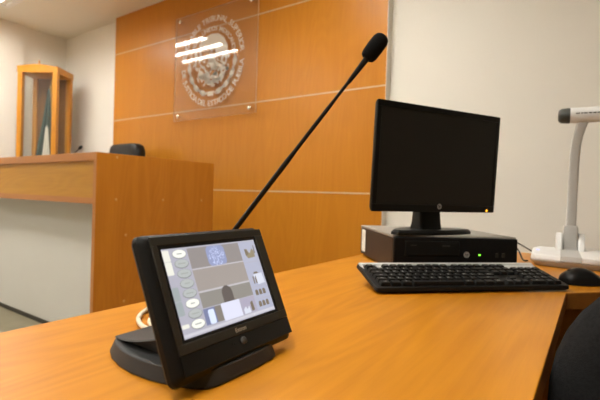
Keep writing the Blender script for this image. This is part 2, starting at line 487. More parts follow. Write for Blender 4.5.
# ------------------------------------------------------------------ glazed cabinet with the flag
th = math.atan2(.256, .35)
t = thing('display_cabinet', 'tall amber wood and glass cabinet standing in the corner behind the bench', 'cabinet', (-5.19, 2.229, 0), (0, 0, th))
W2, DP, HT = .215, .335, 2.262     # local x along the front, y to the back
b = bm_new(); box(b, -W2, W2, 0, DP, 0, .62); obj('base', b, CABW, t, bevel=.004)
for sx in (-1, 1):
    for y in (0, 1):
        b = bm_new()
        x0 = -W2 if sx < 0 else W2-.052
        y0 = 0 if y == 0 else DP-.052
        box(b, x0, x0+.052, y0, y0+.052, .62, HT-.07); obj('post', b, CABW, t, bevel=.004)
b = bm_new(); box(b, -W2-.004, W2+.004, -.004, DP+.004, HT-.075, HT-.005)
n = 12
prof = [(-W2, HT-.006), (W2, HT-.006)] + [(W2 - 2*W2*k/n, HT - .006 + .020*math.sin(PI*k/n)**1.5) for k in range(1, n)]
M = Matrix(((1, 0, 0, 0), (0, 0, 1, 0), (0, 1, 0, 0), (0, 0, 0, 1)))
prism(b, prof, -.004, .03, M)
obj('cornice', b, CABW, t)
b = bm_new(); lathe(b, [(0, HT+.02), (.012, HT+.022), (.006, HT+.034), (.011, HT+.045), (.006, HT+.058), (0, HT+.062)], 14, Matrix.Translation((.01, .013, 0))); obj('finial', b, CABW, t, smooth=60)
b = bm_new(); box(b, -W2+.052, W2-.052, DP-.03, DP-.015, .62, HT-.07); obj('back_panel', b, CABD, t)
b = bm_new(); box(b, -W2+.052, W2-.052, .02, .025, .62, HT-.075); obj('front_glass', b, GLASS, t)
for sx in (-1, 1):
    b = bm_new(); box(b, sx*(W2-.025)-.002, sx*(W2-.025)+.002, .052, DP-.052, .62, HT-.075); obj('side_glass', b, GLASS, t)

ft = thing('flag', 'furled green and white flag on a golden pole inside the glass cabinet', 'flag', (-5.19, 2.229, .62), (0, 0, th))
b = bm_new(); tube(b, [(.05, .18, 0), (.055, .18, 1.44)], .011, 12); lathe(b, [(0, 1.43), (.018, 1.44), (.012, 1.47), (.003, 1.54), (0, 1.54)], 12, Matrix.Translation((.055, .18, 0))); obj('pole', b, BRASS, ft, smooth=50)
def drape(name, m, x_top, x_bot0, x_bot1, z_top, z_bot, y, wig):
    b = bm_new()
    nu, nv = 22, 14
    grid = []
    for j in range(nv+1):
        v = j/nv
        row = []
        for i in range(nu+1):
            u = i/nu
            xa = x_top + (x_bot0-x_top)*v**1.1; xb = x_top + .03 + (x_bot1-x_top-.03)*v**.8
            row.append(b.verts.new((xa + (xb-xa)*u, y + wig*math.sin(u*17+v*2)*(.25+.75*v), z_top + (z_bot-z_top)*v - .02*math.sin(u*9))))
        grid.append(row)
    for j in range(nv):
        for i in range(nu): b.faces.new((grid[j][i], grid[j][i+1], grid[j+1][i+1], grid[j+1][i]))
    o = obj(name, b, m, ft, smooth=80)
    s = o.modifiers.new('thick', 'SOLIDIFY'); s.thickness = .004
drape('green_cloth', FLAGG, .03, -.126, .12, 1.42, .5, .15, .016)
drape('white_cloth', FLAGW, .045, -.01, .115, 1.0, .45, .10, .010)
drape('red_cloth', FLAGR, .05, .02, .125, .75, .40, .21, .010)

# ------------------------------------------------------------------ the corner desk
YAWD = math.radians(3.1)
c3, s3 = math.cos(YAWD), math.sin(YAWD)
t = thing('corner_desk', 'honey coloured L shaped wooden desk in the foreground with a diagonal inner corner', 'desk', (-.105, 1.135, 0), (0, 0, YAWD))
# local frame: origin at the inner corner, y along the long arm
def loc(x, y): return ((x+.105)*c3 + (y-1.135)*s3, -(x+.105)*s3 + (y-1.135)*c3)
top = [(0, -1.75), (0, 0), (.30, .335), (1.35, .335), (1.35, .80), (-.615, .80), (-.615, -1.75)]
b = bm_new(); prism(b, top, .713, .75)
b.normal_update()
for f in b.faces:
    if abs(f.normal.z) < .5: f.material_index = 1
obj('desktop', b, [DESKW, DESKX], t, bevel=.0015)
b = bm_new(); box(b, -.57, -.03, -1.70, -1.675, 0, .713); obj('leg_panel', b, BENCHZ, t)
b = bm_new(); box(b, -.57, -.545, -1.675, .775, 0.02, .713); obj('modesty_panel', b, BENCHZ, t)
b = bm_new(); box(b, -.545, 1.33, .75, .775, .02, .713); obj('modesty_panel', b, BENCHZ, t)
b = bm_new(); box(b, 1.305, 1.33, .36, .75, 0, .713); obj('leg_panel', b, BENCHZ, t)
b = bm_new(); box(b, -.545, -.53, -1.675, -1.66, 0, .02); box(b, -.57, -.545, .0, .06, 0, .02); box(b, .4, .5, .75, .775, 0, .02); obj('foot', b, DARKBASE, t)

# ------------------------------------------------------------------ touch panel
pyaw, ptilt = math.radians(94.2), math.radians(24.1)
PCEN = Vector((-.3689, .3623, .8434))
t = thing('touch_panel', 'black tabletop touch screen tilted on a round base in the foreground of the desk', 'touch panel', (-.3689, .3623, .75), (0, 0, pyaw))
# local: x right on the screen, -y towards the viewer of the screen, z up.
Rt = Matrix.Rotation(PI/2 - ptilt, 4, 'X')            # face xy -> tilted plane, +z of face frame = out of the screen
FM = Matrix.Translation((0, 0, PCEN.z-.75)) @ Rt @ Matrix.Translation((0, 0, -.005))
# base: D shaped plate, rear is +y
def base_outline(g=0.0):
    half = [(.010, -.039), (.045, -.0375), (.0575, -.034), (.0665, -.021), (.0735, .002), (.0775, .028), (.0770, .058), (.0715, .086), (.0620, .112), (.0510, .131), (.0465, .1345), (.010, .1365)]
    pts = [(x - g*(1 if x > .02 else 0), y + (g if y < -.03 else (-g if y > .13 else 0))) for x, y in half]
    return pts + [(-x, y) for x, y in reversed(pts)]
b = bm_new()
prism(b, base_outline(0), 0, .004)
prism(b, base_outline(0), .004, .0170, top=base_outline(.004))
bmesh.ops.remove_doubles(b, verts=b.verts, dist=1e-5)
obj('base', b, CHARCOAL, t, bevel=.0012)
# low wedge on the base, undercut along both sides, rising towards the screen
b = bm_new()
rings = []
for k in range(13):
    u = k/12
    y = .133 - .115*u
    zt = .0180 + .0240*u**1.25
    hwb = .041 + .014*u
    hwt = .0435 + .013*u + .010*math.sin(PI*u)
    rings.append([(-hwb, y, .0165), (hwb, y, .0165), (hwt, y, zt-.0012), (hwt-.002, y, zt), (-hwt+.002, y, zt), (-hwt, y, zt-.0012)])
loft(b, rings)
obj('wedge', b, CHARCOAL, t, smooth=30)
b = bm_new()
rings = [[(p[0], p[1], z) for p in rrect(-w, w, y0, y1, .006, 4)] for z, w, y0, y1 in ((.03, .045, .012, .050), (.055, .042, .016, .052), (.085, .036, .030, .060), (.105, .030, .045, .066))]
loft(b, rings)
obj('neck', b, CHARCOAL, t, smooth=35)
# housing, in the face frame
HX0, HX1, HY0, HY1 = -.0990, .0980, -.0865, .0650
b = bm_new()
rings = []
for z, g in ((-.019, .014), (-.016, .008), (-.010, .002), (-.006, 0), (-.001, .0008), (.0030, .005), (.0045, .0085)):
    rings.append([FM @ Vector((p[0], p[1], z)) for p in rrect(HX0+g, HX1-g, HY0+g, HY1-g, .008, 5)])
loft(b, rings)
obj('housing', b, BLACKP, t, smooth=35)
b = bm_new()
def frame_ring(b, o, i, z0, z1, mi=0):
    (ox0, ox1, oy0, oy1), (ix0, ix1, iy0, iy1) = o, i
    for d in ((ox0, ox1, iy1, oy1), (ox0, ox1, oy0, iy0), (ox0, ix0, iy0, iy1), (ix1, ox1, iy0, iy1)):
        box(b, *d, z0, z1, FM, mi)
SX, SY = .0762, .0463
frame_ring(b, (-.0870, .0955, -.0595, .0600), (-SX-.0035, SX+.0035, -SY-.0035, SY+.0045), .004, .0062)
obj('bezel', b, BEZEL, t, bevel=.0006)
b = bm_new(); frame_ring(b, (-SX-.0035, SX+.0035, -SY-.0035, SY+.0045), (-SX, SX, -SY, SY), .003, .0056); obj('inner_frame', b, IRBAND, t)
b = bm_new(); box(b, -.0870, .0955, -.0800, -.0597, .004, .0056, FM); obj('sensor_band', b, IRBAND, t, bevel=.0005)
b = bm_new(); lathe(b, [(0, .0054), (.0042, .0054), (.0040, .0072), (.0030, .0082), (0, .0085)], 22, FM @ Matrix.Translation((.0035, -.0672, 0))); obj('push_button', b, plain('grey push button', (.06, .06, .055), .35), t, smooth=50)
b = bm_new(); lathe(b, [(0, .0054), (.0016, .0054), (.0014, .0062), (0, .0063)], 14, FM @ Matrix.Translation((-.0125, -.0672, 0))); obj('light_sensor', b, BLACKG, t, smooth=50)
b = bm_new(); text(b, 'Extron', FM @ Matrix.Translation((.004, -.0566, .0063)) @ Matrix.Diagonal((.0068, .0068, .002, 1)), .03); obj('maker_lettering', b, plain('silver print', (.5, .47, .38), .5), t)
# the lit picture
UI = {}
def ui(name, c, s=1.0):
    if name not in UI: UI[name] = glow('screen ' + name, c, s*.60)
    return UI[name]
b = bm_new(); box(b, -SX, SX, -SY, SY, .003, .0050, FM)
scr = obj('screen', b, ui('lilac ground', (.50, .49, .57), .82), t)
def P(s, tt): return (-SX + 2*SX*s, SY - 2*SY*tt)
lay = [0]
def uiface(name, b, m): return obj(name, b, m, scr)
def uipoly(b, pts, z): flat(b, [(*P(*p), .0050 + z) for p in pts], FM)
def uirect(b, s0, s1, t0, t1, z, r=0):
    if r:
        x0, y1 = P(s0, t0); x1, y0 = P(s1, t1)
        flat(b, [(p[0], p[1], .0050+z) for p in rrect(x0, x1, y0, y1, r, 5)], FM)
    else: uipoly(b, [(s0, t0), (s0, t1), (s1, t1), (s1, t0)], z)
z1, z2, z3 = .00012, .00024, .00036
GRND = ui('tan wall', (.44, .39, .36), .75)
b = bm_new(); uirect(b, .228, .787, .02, .735, z1); uiface('camera_picture', b, GRND)
b = bm_new(); uirect(b, .228, .787, .02, .275, z2); uiface('camera_picture', b, ui('upper wall', (.36, .325, .315), .75))
b = bm_new(); uirect(b, .228, .787, .555, .735, z2); uiface('camera_picture', b, ui('lower wall', (.34, .32, .29), .75))
b = bm_new(); uirect(b, .228, .787, .268, .285, z3); uirect(b, .228, .787, .538, .56, z3); uiface('picture_line', b, ui('pale line', (.60, .57, .60), .8))
b = bm_new()
flat(b, [(p[0], p[1], .0050+z3) for p in rrect(*([P(.405, 0)[0], P(.605, 0)[0], P(0, .275)[1], P(0, .02)[1]]), .006, 4)], FM); uiface('picture_seal', b, ui('seal blue', (.34, .38, .60), .8))
b = bm_new()
r3 = random.Random(5)
for k in range(120):
    a = r3.uniform(0, 2*PI); rr = math.sqrt(r3.random())
    x, y = P(.505 + .082*rr*math.cos(a), .15 + .118*rr*math.sin(a))
    flat(b, [(p[0], p[1], .0050+.0005) for p in ellipse(x, y, r3.uniform(.0005, .0009), r3.uniform(.0004, .0008), 8, a)], FM)
uiface('picture_seal', b, ui('seal white', (.52, .58, .84), 1.0))
b = bm_new()
x0, x1 = P(.446, 0)[0], P(.56, 0)[0]; yb, yt = P(0, .735)[1], P(0, .535)[1]
flat(b, [(x0, yb, .0050+.0004), (x1, yb, .0050+.0004)] + [((x0+x1)/2 + (x1-x0)/2*math.cos(a), yt-.009 + .009*math.sin(a), .0050+.0004) for a in [PI*k/12 for k in range(13)]], FM)
uiface('picture_chair', b, ui('chair grey', (.165, .14, .13), .7))
# left hand keys
for k, tt in enumerate((.071, .185, .302, .418, .531, .648, .762, .879)):
    on = k in (0, 5, 7)
    x, y = P(.15, tt)
    b = bm_new(); flat(b, [(p[0], p[1]-.0003, .0050+z1) for p in ellipse(x, y, .0098, .0050, 28)], FM); uiface('button_shadow', b, ui('key shade', (.22, .23, .23), .8))
    b = bm_new(); flat(b, [(p[0], p[1], .0050+z2) for p in ellipse(x, y, .0092, .0045, 28)], FM)
    uiface('oval_button', b, ui('lit key', (.86, .86, .78), 1.0) if on else ui('grey key', (.50, .53, .52), .85))
    b = bm_new()
    w = (.0034, .0050, .0052, .0036, .0052, .0028, .0052, .0044)[k]
    box(b, x-w, x+w, y-.0006, y+.0006, .0050+z2, .0050+z3, FM); uiface('button_caption', b, ui('caption', (.42, .44, .42), .8))
for s0, s1, t0, t1, m in ((.004, .062, .018, .148, 'cream key'), (.004, .062, .152, .303, 'cream key'), (.004, .062, .44, .597, 'blue grey key'), (.004, .062, .603, .757, 'blue grey key'), (.006, .07, .852, .895, 'cream key')):
    b = bm_new(); uirect(b, s0, s1, t0, t1, z1, .0012)
    uiface('side_button', b, ui('cream key', (.80, .79, .70), .95) if m == 'cream key' else ui('blue grey key', (.40, .45, .46), .8))
# right hand thumbnails
for t0, t1 in ((.02, .30), (.31, .635), (.645, .80), (.81, .95)):
    b = bm_new(); uirect(b, .79, .992, t0, t1, z1); uiface('thumbnail', b, ui('pale blue', (.50, .52, .66), .8))
br = ui('brown furniture', (.26, .21, .15), .7)
b = bm_new()
uipoly(b, [(.84, .20), (.84, .13), (.875, .12), (.885, .17), (.90, .18), (.935, .12), (.955, .15), (.955, .24), (.86, .25)], z2); uiface('thumbnail_furniture', b, ui('tan furniture', (.40, .34, .22), .7))
b = bm_new(); uipoly(b, [(.845, .21), (.84, .12), (.865, .12), (.88, .2)], z3); uipoly(b, [(.955, .19), (.96, .08), (.97, .08), (.968, .19)], z3); uiface('thumbnail_furniture', b, br)
b = bm_new(); uipoly(b, [(.84, .50), (.855, .50), (.855, .60), (.84, .60)], z2); uipoly(b, [(.875, .445), (.915, .445), (.93, .47), (.865, .47)], z2); uipoly(b, [(.868, .53), (.885, .49), (.885, .60), (.868, .60)], z2); uiface('thumbnail_furniture', b, br)
b = bm_new(); uipoly(b, [(.86, .48), (.97, .47), (.98, .61), (.89, .62)], z1*1.5); uiface('thumbnail_furniture', b, ui('white desk', (.70, .73, .84), .9))
for tt in (.715, .868):
    b = bm_new()
    for s in (.838, .885, .932):
        x0, x1 = P(s-.018, 0)[0], P(s+.018, 0)[0]; yb, yt = P(0, tt+.04)[1], P(0, tt-.035)[1]
        flat(b, [(x0, yb, .0050+z2), (x1, yb, .0050+z2)] + [((x0+x1)/2 + (x1-x0)/2*math.cos(a), yt-.0025+.0025*math.sin(a), .0050+z2) for a in [PI*k/8 for k in range(9)]], FM)
    uiface('thumbnail_chairs', b, br)
# lower row
b = bm_new(); uirect(b, .222, .335, .745, .93, z1); uiface('lower_picture', b, ui('dusk blue', (.22, .25, .42), .8))
b = bm_new(); uirect(b, .262, .322, .765, .93, z2, .002); uiface('lower_picture', b, ui('window glow', (.66, .74, .95), 1.0))
b = bm_new(); uirect(b, .335, .40, .745, .93, z1); uiface('lower_picture', b, ui('brown strip', (.28, .25, .22), .75))
b = bm_new(); uirect(b, .403, .606, .735, .945, z2); uiface('lower_picture', b, ui('white sheet', (.70, .71, .86), .95))
b = bm_new(); uirect(b, .615, .785, .745, .94, z1); uiface('lower_picture', b, ui('lilac thumb', (.47, .44, .56), .8))
b = bm_new(); uipoly(b, [(.63, .88), (.66, .85), (.67, .89), (.70, .85), (.705, .94), (.63, .94)], z2); uiface('lower_picture', b, ui('white desk', (.7, .73, .84), .9))
b = bm_new(); uipoly(b, [(.72, .82), (.75, .80), (.755, .92), (.72, .93)], z2); uiface('lower_picture', b, br)
b = bm_new(); uirect(b, .0, .992, .955, .985, z1); uiface('lower_bar', b, ui('pale bar', (.62, .61, .68), .9))

# cream cables behind the touch panel
b = bm_new(); tube(b, smooth_path([(-.516, .376, .7555), (-.545, .378, .7575), (-.59, .405, .7555), (-.628, .45, .7538), (-.655, .51, .7538), (-.662, .57, .7538), (-.682, .62, .7545), (-.716, .645, .745), (-.724, .65, .70), (-.726, .65, .3)]), .0034, 10)
tag(obj('outer_cable', b, CABLE, smooth=60), 'outer cream cable looping out from behind the touch panel', 'cable', 'cream cables of the touch panel')
b = bm_new(); tube(b, smooth_path([(-.511, .388, .7555), (-.535, .388, .757), (-.562, .404, .7555), (-.572, .42, .7538), (-.556, .45, .7538), (-.545, .50, .7538), (-.56, .56, .7538), (-.62, .64, .7538), (-.682, .68, .7545), (-.718, .69, .745), (-.726, .69, .70), (-.728, .69, .3)]), .0032, 10)
tag(obj('inner_cable', b, CABLE, smooth=60), 'inner cream cable in the tighter loop behind the touch panel', 'cable', 'cream cables of the touch panel')

# ------------------------------------------------------------------ long gooseneck microphone
base = Vector((-.5965, .4975, .75)); tip = Vector((-.3355, .6246, 1.1625)); top_ = Vector((-.3165, .6391, 1.1965))
t = thing('gooseneck_microphone', 'long thin black gooseneck microphone with foam windscreen leaning up from behind the touch panel', 'microphone', base)
b = bm_new(); superloft(b, [(0, 0, 0, .034, .05), (0, 0, .012, .034, .05), (0, 0, .022, .03, .045), (0, 0, .026, .022, .035)], 28, 3.5); obj('base', b, BLACKP, t, smooth=40)
s0 = Vector((0, 0, .022)); d = tip - base - s0
b = bm_new(); tube(b, [s0, s0 + d*.05, s0 + d*.06], [.0075, .0075, .005], 14); obj('socket', b, MICBLK, t, smooth=40)
b = bm_new()
bow = Vector((.0, -.001, .001))
pts = [s0 + d*u + bow*math.sin(PI*u) for u in [k/24 for k in range(25)]]
rad = []
for k in range(25):
    u = k/24
    rad.append(.0043 if u < .60 else (.0034 if u < .8 else .0027))
tube(b, pts, rad, 12); obj('gooseneck', b, MICBLK, t, smooth=60)
e = d.normalized()
b = bm_new(); p = s0 + d*.90; tube(b, [p, p+e*.004, p+e*.05, p+e*.062], [.0028, .0036, .0052, .0062], 16); obj('capsule', b, MICBLK, t, smooth=40)
b = bm_new()
h0 = tip - base; h1 = top_ - base; ax = (h1-h0)
prof = [(-.06, .0075), (0, .0112), (.12, .0127), (.5, .0134), (.8, .0130), (.93, .0112), (1.0, .0080), (1.03, .002)]
tube(b, [h0 + ax*u for u, r in prof], [r for u, r in prof], 24); obj('windscreen', b, FOAM, t, smooth=60)

# ------------------------------------------------------------------ computer case
t = thing('desktop_computer', 'slim black desktop computer case lying flat under the monitor', 'computer', (-.490, 1.087, .75), (0, 0, math.radians(41.3)))
W_, D_, H_ = .338, .379, .1
b = bm_new(); box(b, 0, W_, .012, D_, .006, H_-.008); obj('case', b, PCSIDE, t, bevel=.002)
b = bm_new(); box(b, -.001, W_+.001, .010, D_, H_-.0078, H_); obj('lid', b, PCGREY, t, bevel=.002)
b = bm_new(); box(b, 0, W_, 0, .012, .006, H_-.004); obj('front_panel', b, PCFACE, t, bevel=.003)
b = bm_new(); box(b, .03, .176, -.0025, .001, .048, .086); obj('drive_bay', b, MONBLK, t, bevel=.002)
b = bm_new(); box(b, .13, .15, -.0035, -.002, .072, .0765); obj('drive_button', b, BEZEL, t)
b = bm_new(); box(b, .045, .06, -.0032, -.002, .073, .076); obj('drive_label', b, BEZEL, t)
b = bm_new()
for k in range(9): box(b, .18+k*.011, .185+k*.011, -.002, .001, .022, .026)
obj('vent', b, DARKBASE, t)
b = bm_new()
for k in range(2): box(b, .276+k*.018, .284+k*.018, -.002, .001, .046, .058)
obj('usb_port', b, BEZEL, t)
b = bm_new(); lathe(b, [(0, 0), (.0022, 0), (.0022, .003), (0, .0035)], 18, Matrix.Translation((.232, 0, .052)) @ Matrix.Rotation(PI/2, 4, 'X')); obj('power_light', b, LEDG, t)
def badge(name, parent, M, r):
    b = bm_new()
    lathe(b, [(0, 0), (r, 0), (r, .0012), (0, .0012)], 28, M)
    text(b, 'hp', M @ Matrix.Translation((0, -.28*r, .0013)) @ Matrix.Rotation(0, 4, 'Z') @ Matrix.Shear('XY', 4, (.25, 0)) @ Matrix.Diagonal((1.35*r, 1.35*r, .001, 1)), .05, 1)
    obj(name, b, [LOGO, MONBLK], parent)
badge('maker_badge', t, Matrix.Translation((.197, 0, .052)) @ Matrix.Rotation(PI/2, 4, 'X'), .008)
b = bm_new(); box(b, -.0012, .0005, D_-.068, D_-.02, .016, .088); obj('sticker', b, WHITEL, t)
for x in (.03, W_-.03):
    for y in (.04, D_-.04):
        b = bm_new(); lathe(b, [(0, 0), (.012, 0), (.012, .007), (0, .007)], 14, Matrix.Translation((x, y, 0))); obj('foot', b, BLKCAB, t)

# ------------------------------------------------------------------ monitor
myaw, mtilt = math.radians(63.77), math.radians(-2.64)
MC = Vector((-.4113, 1.192, 1.0516))
t = thing('monitor', 'black flat screen monitor standing on the desktop computer', 'monitor', (MC.x, MC.y, .85), (0, 0, myaw))
MM = Matrix.Translation((.001, 0, MC.z-.85-.0022)) @ Matrix.Rotation(PI/2 - mtilt, 4, 'X')
MW, MH = .2200, .1385
b = bm_new()
rings = []
for z, g, r in ((-.036, .06, .02), (-.028, .022, .012), (-.013, .0045, .007), (-.004, .0005, .006), (0, .0005, .005)):
    rings.append([MM @ Vector((p[0], p[1], z)) for p in rrect(-MW+g, MW-g, -MH+g, MH-g, r, 5)])
loft(b, rings); obj('casing', b, MONBLK, t, smooth=35)
b = bm_new()
for d in ((-MW+.0015, MW-.0015, MH-.016, MH-.0015), (-MW+.0015, MW-.0015, -MH+.0015, -MH+.019), (-MW+.0015, -MW+.0145, -MH+.019, MH-.016), (MW-.0145, MW-.0015, -MH+.019, MH-.016)):
    box(b, *d, -.0005, .0022, MM)
obj('bezel', b, MONBLK, t, bevel=.0008)
b = bm_new(); box(b, -MW+.0145, MW-.0145, -MH+.019, MH-.016, -.0005, .0006, MM); obj('screen', b, MONSCR, t)
badge('maker_badge', t, MM @ Matrix.Translation((.004, -MH+.0155, .0022)), .0075)
b = bm_new(); box(b, MW-.035, MW-.030, -MH+.0035, -MH+.009, .0020, .0032, MM); obj('power_light', b, LEDA, t)
b = bm_new(); box(b, MW-.034, MW-.020, -MH+.0165, -MH+.0182, .0020, .0026, MM); obj('button_mark', b, BEZEL, t)
b = bm_new()
rings = []
for z, w, y0, y1 in ((.006, .039, .02, .075), (.03, .037, .024, .068), (.09, .036, .030, .062), (.16, .036, .034, .060)):
    rings.append([(p[0], p[1], z) for p in rrect(-w, w, y0, y1, .008, 4)])
loft(b, rings); obj('stand_neck', b, MONBLK, t, smooth=35)
b = bm_new()
def foot_outline(g):
    out = []
    n = 18
    for k in range(n+1):
        u = -1 + 2*k/n
        out.append((u*(.132-g), .022 - .026*(1-abs(u)**2.2) + g))
    for k in range(n+1):
        u = 1 - 2*k/n
        out.append((u*(.132-g), .052 + .075*(1-abs(u)**2.0) - g))
    return out
SH = Matrix.Translation((.012, -.004, 0)); prism(b, foot_outline(0), 0, .007, SH); prism(b, foot_outline(0), .007, .013, SH, top=foot_outline(.005))
obj('stand_base', b, MONBLK, t, bevel=.001)

# ------------------------------------------------------------------ keyboard
KT = math.radians(13.0)
t = thing('keyboard', 'black full size keyboard with a silver rear strip lying in front of the computer', 'keyboard', (-.4065, .8233, .752), (KT, 0, math.radians(47.7)))
KW, KD = .455, .134
def slab_outline(g, x0=0, x1=KW):
    return rrect(x0+g, x1-g, g, KD-g, .006, 4)
b = bm_new(); prism(b, slab_outline(.004), 0, .004, top=slab_outline(0)); prism(b, slab_outline(0), .004, .0115, top=slab_outline(.0015))
obj('body', b, BLACKP, t, bevel=.0008)
b = bm_new()
xs = [.003, KW-.003]
prism(b, [(.004, KD-.0145), (.004, KD-.002), (KW-.004, KD-.002), (KW-.004, KD-.0145)], .0110, .0145)
for x0, x1 in ((.004, .012), (.040, .058), (.148, .162), (.252, .266), (KW-.105, KW-.004)):     # silver tongues between the function key clusters
    prism(b, [(x0, KD-.0145), (x1, KD-.0145), (x1-.004, KD-.034), (x0+.004, KD-.034)], .0110, .0130)
obj('silver_strip', b, SILVER, t, bevel=.001)
U = .01905; RP = .0172
def key(x, y, wu, hu, ch):
    w = wu*U - .0022; h = hu*RP - .0020
    b = bm_new()
    cx, cy = x + wu*U/2, y + hu*RP/2
    z0, z1 = .0112, .0186
    a = rrect(cx-w/2, cx+w/2, cy-h/2, cy+h/2, .0015, 2)
    c = rrect(cx-w/2+.0018, cx+w/2-.0018, cy-h/2+.0016, cy+h/2-.0022, .0018, 2)
    prism(b, a, z0, z0+.002); prism(b, a, z0+.002, z1, top=c)
    if ch:
        sz = .0058 if len(ch) == 1 else .0038
        off = -.0028 if len(ch) == 1 else 0
        text(b, ch, Matrix.Translation((cx+off, cy-.0006, z1+.0001)) @ Matrix.Diagonal((sz, sz, .001, 1)), .03, 1)
    return b
rows = []
X0, Y0 = .0125, .0095
main = [  # bottom row first
    [('Ctrl', 1.25), ('', 1.25), ('Alt', 1.25), ('', 6.25), ('AltGr', 1.25), ('', 1.25), ('', 1.25), ('Ctrl', 1.25)],
    [('Shift', 1.25), ('<', 1)] + [(c, 1) for c in 'ZXCVBNM,.-'] + [('Shift', 2.75)],
    [('Bloq', 1.75)] + [(c, 1) for c in 'ASDFGHJKL'] + [('N', 1), ('{', 1), ('}', 1)] + [('Enter', 1.25)],
    [('Tab', 1.5)] + [(c, 1) for c in 'QWERTYUIOP'] + [("'", 1), ('+', 1), ('', 1.5)],
    [('|', 1)] + [(c, 1) for c in '1234567890'] + [("'", 1), ('?', 1), ('', 2)],
]
keys = []
for r, row in enumerate(main):
    x = 0
    for ch, w in row:
        keys.append((x, r, w, 1, ch)); x += w
fy = 5.12
keys.append((0, fy, 1, 1, 'Esc'))
for g, x in enumerate((2, 6.5, 11)):
    for k in range(4): keys.append((x+k, fy, 1, 1, 'F%d' % (g*4+k+1)))
nx = 15.25
for k in range(3): keys.append((nx+k, fy, 1, 1, '')); keys.append((nx+k, 4, 1, 1, '')); keys.append((nx+k, 3, 1, 1, '')); keys.append((nx+k, 0, 1, 1, ''))
keys.append((nx+1, 1, 1, 1, ''))
qx = 18.5
for k, c in enumerate('789'): keys.append((qx+k, 3, 1, 1, c))
for k, c in enumerate('456'): keys.append((qx+k, 2, 1, 1, c))
for k, c in enumerate('123'): keys.append((qx+k, 1, 1, 1, c))
for k, c in enumerate(' /*-'):
    keys.append((qx+k, 4, 1, 1, c.strip()))
keys.append((qx, 0, 2, 1, '0')); keys.append((qx+2, 0, 1, 1, '.'))
keys.append((qx+3, 2, 1, 2, '+')); keys.append((qx+3, 0, 1, 2, ''))
rest = bm_new()
far = [k for k in keys if k[1] == fy and k[0] >= 11] + [k for k in keys if k[1] == 4 and k[0] >= qx]
nrest = 0
for k in keys:
    kb = key(X0 + k[0]*U, Y0 + k[1]*RP, k[2], k[3], k[4])
    if len(keys) - nrest > 100 and k in far:
        me = bpy.data.meshes.new('tmp'); kb.to_mesh(me); kb.free(); rest.from_mesh(me); bpy.data.meshes.remove(me); nrest += 1
    else:
        obj('key', kb, [KEY, LEGEND], t)
if nrest: tag(obj('far_keys', rest, [KEY, LEGEND], t), kind='stuff')
else: rest.free()
for x in (.035, KW-.055):
    b = bm_new(); box(b, x, x+.02, KD-.030, KD-.022, -.020, .002, Matrix.Translation((0, 0, 0))); obj('tilt_foot', b, BLACKG, t, bevel=.001)

# ------------------------------------------------------------------ mouse
t = thing('computer_mouse', 'black computer mouse on the desk right of the keyboard', 'mouse', (-.089, 1.287, .75), (0, 0, math.radians(32)))
b = bm_new()
spec = []
nx_ = 14
rings = []
for k in range(nx_+1):
    u = k/nx_
    x = -.052 + .104*u
    hw = .031*(max(0.02, 1-abs(2*u-1)**3.2))**.5 * (0.92+.08*u)
    h = .006 + .034*math.sin(PI*min(1, (u*.86+.10)))**.9*(1 if u < 1 else .6)
    if k in (0, nx_): h = .012
    ring = []
    for a in range(17):
        an = PI*a/16
        ring.append((x, -hw*math.cos(an), .003 + (h-.003)*abs(math.sin(an))**.7))
    rings.append(ring)
loft(b, rings, closed=True)
obj('shell', b, BLACKG, t, smooth=60)
b = bm_new(); lathe(b, [(0, -.003), (.009, -.003), (.009, .003), (0, .003)], 18, Matrix.Translation((-.026, 0, .0265)) @ Matrix.Rotation(PI/2, 4, 'X')); obj('scroll_wheel', b, BEZEL, t, smooth=40)
b = bm_new(); prism(b, ellipse(0, 0, .045, .026, 24), 0, .004); obj('glide_base', b, BEZEL, t)
b = bm_new(); box(b, .034, .044, -.0215, -.0200, .012, .0155); obj('logo_mark', b, BEZEL, t)

# ------------------------------------------------------------------ visualizer (document camera)
vy = math.radians(8)
t = thing('document_camera', 'white document camera with a tall grey arm standing beyond the mouse', 'document camera', (-0.1415, 1.5979, .75), (0, 0, vy))
def vis_outline(g):
    return [(-.098+g, -.024+g), (-.03, -.048+g), (.03, -.050+g), (.09, -.040+g), (.150-g, -.010+g), (.155-g, .20), (.13-g, .275-g), (-.09+g, .275-g), (-.108+g, .20), (-.108+g, .0)]
b = bm_new(); prism(b, vis_outline(.014), 0, .006, top=vis_outline(.008)); prism(b, vis_outline(.008), .006, .019, top=vis_outline(0)); obj('lower_body', b, VISG, t, bevel=.002)
b = bm_new(); prism(b, vis_outline(0), .0195, .036, top=vis_outline(.006)); obj('upper_body', b, VISW, t, bevel=.004, seg=3)
b = bm_new(); prism(b, [(-.027, -.0515), (.028, -.0515), (.034, .19), (-.020, .19)], .0198, .0372, top=[(-.027, -.0465), (.028, -.0465), (.034, .19), (-.020, .19)]); obj('centre_strip', b, VISG, t, bevel=.002)
HX, HY = .010, .225
for sgn in (-1, 1):
    b = bm_new()
    M = Matrix(((0, 0, 1, 0), (1, 0, 0, 0), (0, 1, 0, 0), (0, 0, 0, 1)))
    x0 = HX + sgn*.033
    prism(b, [(HY-.05, .034), (HY+.04, .034), (HY+.035, .066), (HY+.015, .092), (HY-.010, .092), (HY-.035, .06)], x0-.010, x0+.010, M)
    obj('hinge_cover', b, VISW, t, bevel=.005, seg=3)
b = bm_new(); rings = []
for z, w, d_ in ((.034, .0225, .024), (.085, .0225, .024), (.112, .022, .022), (.118, .020, .02)):
    rings.append([(HX+p[0], HY+p[1], z) for p in rrect(-w, w, -d_, d_, .006, 4)])
loft(b, rings); obj('hinge', b, VISG, t, smooth=35)
b = bm_new(); rings = []
